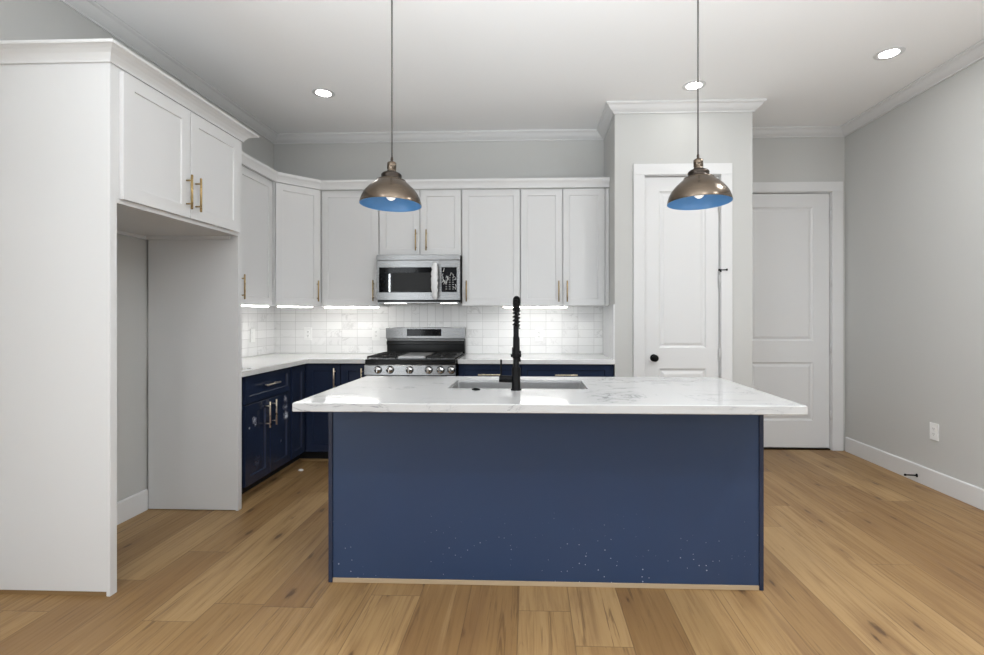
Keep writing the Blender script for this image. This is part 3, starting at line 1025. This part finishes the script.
m = MB(); m.box(BX0 + 0.0195, -0.4365, BYF + 0.0195, BYB - 0.021, 0.10, 0.869)
m.box(0.3155, BX1 - 0.0195, BYF + 0.0195, BYB - 0.021, 0.10, 0.869)
m.box(-0.4365, 0.3155, BYF + 0.0195, BYB - 0.021, 0.10, 0.6505)
m.build('carcass', M['navy'], isl)
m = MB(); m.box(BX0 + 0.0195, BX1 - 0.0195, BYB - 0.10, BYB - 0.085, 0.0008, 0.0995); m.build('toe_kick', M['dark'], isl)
mt = Matrix.Translation((0, 0, 0)) @ Matrix.Rotation(PI, 4, 'Z')
for a, b, p in ((-1.060, -0.725, -0.76), (-0.720, -0.330, -0.365), (-0.322, 0.055, 0.02), (0.060, 0.437, 0.10), (0.442, 0.940, 0.48)):
    d = shaker_door(isl, a, b, 0.108, 0.862, -BYB, M['navy'], mt)
    bar_pull(d, (p, 0.74), -BYB, mt, mat=M['champagne'])

# island countertop with a sink opening
SX0, SX1, SY0, SY1 = -0.418, 0.293, 2.507, 2.850
m = MB()
zt, zb = CT, 0.8697
ch = 0.003
xs = [IX0 + ch, SX0, SX1, IX1 - ch]
ys = [IYF + ch, SY0, SY1, IYB - ch]
for zz in (zt, zb):
    g = {(x, y): m.V((x, y, zz)) for x in xs for y in ys}
    for i in range(3):
        for j in range(3):
            if i == 1 and j == 1:
                continue
            m.F([g[xs[i], ys[j]], g[xs[i + 1], ys[j]], g[xs[i + 1], ys[j + 1]], g[xs[i], ys[j + 1]]])
def rect(x0, x1, y0, y1, z):
    return [m.V((x0, y0, z)), m.V((x1, y0, z)), m.V((x1, y1, z)), m.V((x0, y1, z))]
loops = [rect(IX0 + ch, IX1 - ch, IYF + ch, IYB - ch, zt), rect(IX0, IX1, IYF, IYB, zt - ch), rect(IX0, IX1, IYF, IYB, zb + ch), rect(IX0 + ch, IX1 - ch, IYF + ch, IYB - ch, zb)]
for A, B in zip(loops, loops[1:]):
    for i in range(4):
        m.F([A[i], A[(i + 1) % 4], B[(i + 1) % 4], B[i]])
A, B = rect(SX0, SX1, SY0, SY1, zt), rect(SX0, SX1, SY0, SY1, zb)
for i in range(4):
    m.F([A[i], A[(i + 1) % 4], B[(i + 1) % 4], B[i]])
tag(m.build('island_countertop', M['quartz']), 'white veined quartz slab on the navy island, holding sink and faucet', 'countertop')

# undermount sink (open bowl hanging below the slab)
snk = thing('sink', 'rectangular stainless undermount sink set into the island countertop', 'sink', (-0.0625, 2.68, 0.65))
def rrect(x0, x1, y0, y1, r, n=5):
    p = []
    for cx_, cy_, a0 in ((x1 - r, y1 - r, 0), (x0 + r, y1 - r, PI / 2), (x0 + r, y0 + r, PI), (x1 - r, y0 + r, 1.5 * PI)):
        for k in range(n + 1):
            a = a0 + k * PI / 2 / n
            p.append((cx_ + r * math.cos(a), cy_ + r * math.sin(a)))
    return p
m = MB()
rows = []
for (g_, z, r) in ((0.0025, 0.8950, 0.006), (0.0025, 0.8630, 0.012), (0.010, 0.672, 0.03), (0.030, 0.652, 0.045)):
    rows.append([m.V((x, y, z)) for x, y in rrect(SX0 + g_, SX1 - g_, SY0 + g_, SY1 - g_, r)])
for a, b in zip(rows, rows[1:]):
    m.skin(a, b, False)
m.F(rows[-1])
o = m.build('bowl', M['steel_sink'], snk)
md_ = o.modifiers.new('thickness', 'SOLIDIFY'); md_.thickness = 0.0012; md_.offset = 1.0
m = MB(); m.lathe([(0, 0.002), (0.02, 0.001), (0.028, 0.004), (0.042, 0.004), (0.045, 0.0)], (-0.062, 2.70, 0.6525), (0, 0, 1), 24); m.build('drain', M['chrome'], snk)

# faucet
fa = thing('faucet', 'tall matte black spring coil faucet standing at the sink on the island', 'faucet', (-0.069, 2.462, CT))
FXc, FYc = -0.069, 2.462
m = MB()
m.lathe([(0, 0), (0.026, 0), (0.026, 0.004), (0.0215, 0.007), (0.0215, 0.108), (0.019, 0.113), (0.0152, 0.116), (0.0152, 0.262), (0.0135, 0.266), (0.0135, 0.318), (0, 0.318)], (FXc, FYc, CT + 0.0004), (0, 0, 1), 28)
m.build('body', M['black_metal'], fa)
m = MB(); m.cyl((FXc - 0.020, FYc, CT + 0.053), (FXc - 0.084, FYc, CT + 0.056), 0.0175, 20, bev=0.002)
hd = m.build('handle', M['black_metal'], fa)
m = MB(); m.tube([(FXc - 0.075, FYc, CT + 0.070), (FXc - 0.075, FYc + 0.002, CT + 0.110), (FXc - 0.0745, FYc + 0.006, CT + 0.150)], [0.0042, 0.004, 0.0055], 10); m.build('lever', M['black_metal'], hd)
m = MB()
m.cyl((FXc - 0.026, FYc, CT + 0.171), (FXc + 0.026, FYc, CT + 0.171), 0.0075, 14, bev=0.0015)
m.cyl((FXc, FYc, CT + 0.158), (FXc, FYc, CT + 0.184), 0.0182, 20, bev=0.002)
m.tube([(FXc, FYc + 0.02, CT + 0.171), (FXc, FYc + 0.17, CT + 0.171)], 0.006, 10)
m.cyl((FXc, FYc + 0.180, CT + 0.160), (FXc, FYc + 0.180, CT + 0.182), 0.022, 20)
m.build('support_arm', M['black_metal'], fa)
m = MB(); m.box(FXc - 0.0205, FXc - 0.0154, FYc - 0.006, FYc + 0.006, CT + 0.178, CT + 0.212, 0.001); m.build('clip', M['black_metal'], fa)
# hose rising, arching away over the sink and coming down to the spray head
hp = [(FXc, FYc, CT + 0.315)]
for i in range(6):
    hp.append((FXc, FYc, CT + 0.315 + 0.012 * (i + 1)))
zc = CT + 0.375
for i in range(1, 17):
    a = PI * i / 16
    hp.append((FXc, FYc + 0.09 - 0.09 * math.cos(a), zc + 0.078 * math.sin(a)))
for i in range(1, 6):
    hp.append((FXc, FYc + 0.18, zc - 0.025 * i))
m = MB(); m.tube(hp, 0.0068, 12); m.build('hose', M['black_metal'], fa)
# coil around the hose
def coil(path, R, r, pitch):
    P = [Vector(p) for p in path]
    L = [0]
    for a, b in zip(P, P[1:]):
        L.append(L[-1] + (b - a).length)
    out = []
    n = int(L[-1] / pitch * 14)
    j = 0
    for k in range(n + 1):
        s_ = L[-1] * k / n
        while j < len(L) - 2 and L[j + 1] < s_:
            j += 1
        f = (s_ - L[j]) / max(1e-9, L[j + 1] - L[j])
        p = P[j].lerp(P[j + 1], f)
        t0 = (P[j + 1] - P[j]).normalized()
        b = Vector((1, 0, 0))
        nrm = t0.cross(b).normalized()
        a = 2 * PI * s_ / pitch
        out.append(p + b * R * math.cos(a) + nrm * R * math.sin(a))
    return out
m = MB(); m.tube(coil(hp[:-2], 0.0150, 0.0032, 0.0190), 0.0032, 6); m.build('spring_coil', M['black_metal'], fa)
m = MB(); m.lathe([(0, 0.13), (0.012, 0.13), (0.0145, 0.12), (0.0145, 0.04), (0.019, 0.02), (0.021, 0), (0, 0)], (FXc, FYc + 0.18, CT + 0.125), (0, 0, 1), 20); m.build('spray_head', M['black_metal'], fa)
# small round button
m = MB(); m.lathe([(0, 0), (0.021, 0), (0.021, 0.003), (0.018, 0.005), (0.013, 0.005), (0.012, 0.008), (0, 0.009)], (-0.268, 2.460, CT + 0.0004), (0, 0, 1), 24)
tag(centre(m.build('air_switch', M['black_metal'])), 'small round black button on the island counter beside the sink', 'button')

# ------------------------------------------------------------------ pendant lamps
def pendant(x, y, zr, tilt, label):
    t_ = thing('pendant_lamp', label, 'lamp', (x, y, zr), 0, 'pendant lamps over the island')
    rot = Matrix.Translation((x, y, zr + 0.07)) @ Matrix.Rotation(tilt, 4, 'Y') @ Matrix.Rotation(math.radians(-1.5), 4, 'X')
    def L(prof, name, mat, par=t_, n=48):
        m = MB(rot)
        m.lathe([(r, h - 0.07) for r, h in prof], (0, 0, 0), (0, 0, 1), n)
        return m.build(name, mat, par)
    R = 0.156
    outer = [(R, 0.0), (R, 0.006), (R - 0.003, 0.020), (R - 0.010, 0.040), (R - 0.022, 0.062), (R - 0.040, 0.084), (R - 0.062, 0.104), (0.078, 0.118), (0.074, 0.121), (0.074, 0.126), (0.055, 0.131)]
    inner = [(0.053, 0.128), (0.072, 0.1235), (0.0755, 0.115), (R - 0.064, 0.1015), (R - 0.042, 0.082), (R - 0.0245, 0.0605), (R - 0.0125, 0.039), (R - 0.0055, 0.020), (R - 0.0022, 0.006), (R - 0.0018, 0.0)]
    sh = L(outer, 'shade', M['bronze'])
    L([(R, 0.0)] + [(r, h) for r, h in inner[::-1]], 'shade_lining', M['blue_in'], sh)
    L([(0.055, 0.1312), (0.050, 0.136), (0.051, 0.144), (0.053, 0.150), (0.051, 0.158), (0.044, 0.164), (0.034, 0.168), (0.025, 0.170)], 'collar', M['bronze_dark'])
    L([(0.0, 0.1705), (0.0245, 0.1705), (0.0245, 0.176), (0.0215, 0.178), (0.0215, 0.184), (0.0235, 0.186), (0.0235, 0.217), (0.020, 0.221), (0.0, 0.222)], 'socket_cap', M['bronze'])
    L([(0.0, 0.2222), (0.0085, 0.2222), (0.0085, 0.228), (0.0055, 0.231), (0.0075, 0.236), (0.0055, 0.248), (0.0, 0.249)], 'cord_grip', M['bronze_dark'], n=16)
    # bulb
    L([(0.0, 0.022), (0.010, 0.024), (0.021, 0.032), (0.0275, 0.046), (0.0265, 0.060), (0.020, 0.078), (0.0145, 0.090), (0.0135, 0.10), (0.0, 0.10)], 'bulb', M['bulb'], n=24)
    L([(0.0, 0.1003), (0.017, 0.1003), (0.020, 0.105), (0.020, 0.165), (0.0, 0.165)], 'lamp_holder', M['black_metal'], n=24)
    top = rot @ Vector((0, 0, 0.179))
    m = MB(); m.tube([top, (top.x, top.y, zr + 0.7), (top.x, top.y, ZC - 0.026)], 0.0042, 10); m.build('cord', M['cord'], t_)
    m = MB(); m.lathe([(0, 0), (0.045, 0), (0.058, 0.008), (0.060, 0.0248), (0, 0.0248)], (top.x, top.y, ZC - 0.0255), (0, 0, 1), 32); m.build('canopy', M['bronze_dark'], t_)
    return t_


pendant(-0.7165, 2.54, 1.848, math.radians(0.9), 'bronze dome pendant lamp with blue inside, hanging in front of the wall cabinets')
pendant(0.853, 2.54, 1.846, math.radians(-0.9), 'bronze dome pendant lamp with blue inside, hanging in front of the pantry door')

# ------------------------------------------------------------------ recessed ceiling lights
def downlight(x, y, label):
    t_ = thing('recessed_light', label, 'ceiling light', (x, y, ZC), 0, 'recessed ceiling lights')
    m = MB(); m.lathe([(0.056, 0.0), (0.060, -0.004), (0.084, -0.003), (0.088, -0.0004), (0.056, -0.0004)], (x, y, ZC), (0, 0, 1), 40); m.build('trim_ring', M['trim'], t_)
    m = MB(); m.lathe([(0.0, -0.0025), (0.0555, -0.0025), (0.0555, -0.0006), (0.0, -0.0006)], (x, y, ZC), (0, 0, 1), 40); m.build('lens', M['can'], t_)


downlight(-1.643, 3.898, 'round recessed ceiling light above the cabinets left of the range')
downlight(1.263, 3.873, 'round recessed ceiling light in front of the pantry wall')
downlight(2.427, 3.445, 'round recessed ceiling light near the right side wall')

# ------------------------------------------------------------------ under cabinet light bars
def led(p0, p1, label):
    a, b = Vector((*p0, 0)), Vector((*p1, 0))
    d_ = b - a
    t_ = thing('light_bar', label, 'light', (*(((a + b) / 2).to_2d()), UZ0 - 0.014), math.atan2(d_.y, d_.x), 'under cabinet light bars')
    mt = WORLD[t_.name]
    h = d_.length / 2
    m = MB(mt); m.box(-h, h, -0.014, 0.014, 0.008, 0.0155); m.build('housing', M['plastic'], t_)
    m = MB(mt); m.box(-h + 0.004, h - 0.004, -0.012, 0.012, 0.0, 0.0078); m.build('diffuser', M['led'], t_)


led((-2.235, 3.62), (-2.235, 4.15), 'lit light bar under the two door cabinet on the left wall')
led((-2.195, 4.245), (-1.985, 4.465), 'lit light bar under the angled corner cabinet')
led((-1.900, 4.535), (-1.395, 4.535), 'lit light bar under the cabinet left of the microwave')
led((-0.247, 4.535), (0.338, 4.535), 'lit light bar under the cabinets right of the microwave')

# ------------------------------------------------------------------ outlets and switch
def outlet(x, y, z, rotz, label, name='power_outlet', w=0.078, h=0.125, kind='outlet'):
    t_ = thing(name, label, 'outlet' if kind == 'outlet' else 'switch', (x, y, z - h / 2), rotz)
    mt = Matrix.Translation((x, y, z)) @ Matrix.Rotation(rotz, 4, 'Z')
    m = MB(mt); m.box(-w / 2, w / 2, -0.0065, -0.0004, -h / 2, h / 2, 0.002); m.build('cover_plate', M['plastic'], t_)
    if kind == 'outlet':
        for s in (-1, 1):
            m = MB(mt); m.box(-0.0165, 0.0165, -0.0085, -0.0066, s * 0.0195 - 0.0135, s * 0.0195 + 0.0135, 0.003); r_ = m.build('socket', M['plastic'], t_)
            m = MB(mt)
            for dx in (-0.006, 0.006):
                m.box(dx - 0.0012, dx + 0.0012, -0.0089, -0.0086, s * 0.0195 - 0.001, s * 0.0195 + 0.008)
            m.cyl((0, -0.0089, s * 0.0195 - 0.007), (0, -0.0086, s * 0.0195 - 0.007), 0.0025, 10)
            m.build('slots', M['slot'], r_)
    else:
        m = MB(mt); m.box(-0.0165, 0.0165, -0.0095, -0.0066, -0.033, 0.033, 0.002); m.build('rocker', M['plastic'], t_)


YT = YB - 0.0092
outlet(-2.178, YT, 1.098, 0, 'white double outlet on the tiles near the corner')
outlet(-1.503, YT, 1.099, 0, 'white double outlet on the tiles just left of the range')
outlet(0.088, YT, 1.095, 0, 'white double outlet on the tiles to the right of the faucet')
outlet(XL + 0.0093, 4.416, 1.10, R90, 'white rocker switch on the tiles of the left side wall', 'light_switch', kind='switch')
outlet(XR - 0.0002, 3.767, 0.4225, -R90, 'white double outlet on the bare right side wall above the baseboard')

# spring door stop on the right baseboard
ds = thing('door_stop', 'small black door stop on the white right hand baseboard', 'door stop', (XR - 0.016, 3.93, 0.05))
m = MB(); m.lathe([(0, 0), (0.014, 0), (0.014, 0.003), (0.006, 0.008), (0.005, 0.072), (0, 0.072)], (XR - 0.0155, 3.915, 0.052), (-1, 0.15, 0), 16); m.build('rod', M['black_metal'], ds)
m = MB(); m.cyl((XR - 0.0875, 3.9258, 0.052), (XR - 0.101, 3.928, 0.052), 0.0085, 14, bev=0.0015); m.build('tip', M['black_metal'], ds)

# ------------------------------------------------------------------ little leftovers of the building work
m = MB()
m.lathe([(0, 0), (0.016, 0.0), (0.019, 0.006), (0.012, 0.013), (0, 0.015)], (-1.885, 4.025, 0.0006), (0, 0, 1), 7, False)
for v in m.bm.verts:
    v.co.x += random.uniform(-0.004, 0.004); v.co.y += random.uniform(-0.003, 0.003)
tag(centre(m.build('paper_scrap', M['scrap'])), 'tiny crumpled white scrap on the floor by the corner base cabinet', 'scrap')
for (x, y, lab) in ((-2.000, 3.372, 'small dark sliver on the left countertop touching the fridge panel side'), (-1.962, 3.405, 'small dark sliver on the left countertop nearer the counter edge')):
    m = MB(); m.box(x - 0.014, x + 0.014, y - 0.006, y + 0.006, CT + 0.0004, CT + 0.004, 0.001)
    tag(centre(m.build('dark_sliver', M['grey_mark'])), lab, 'scrap')
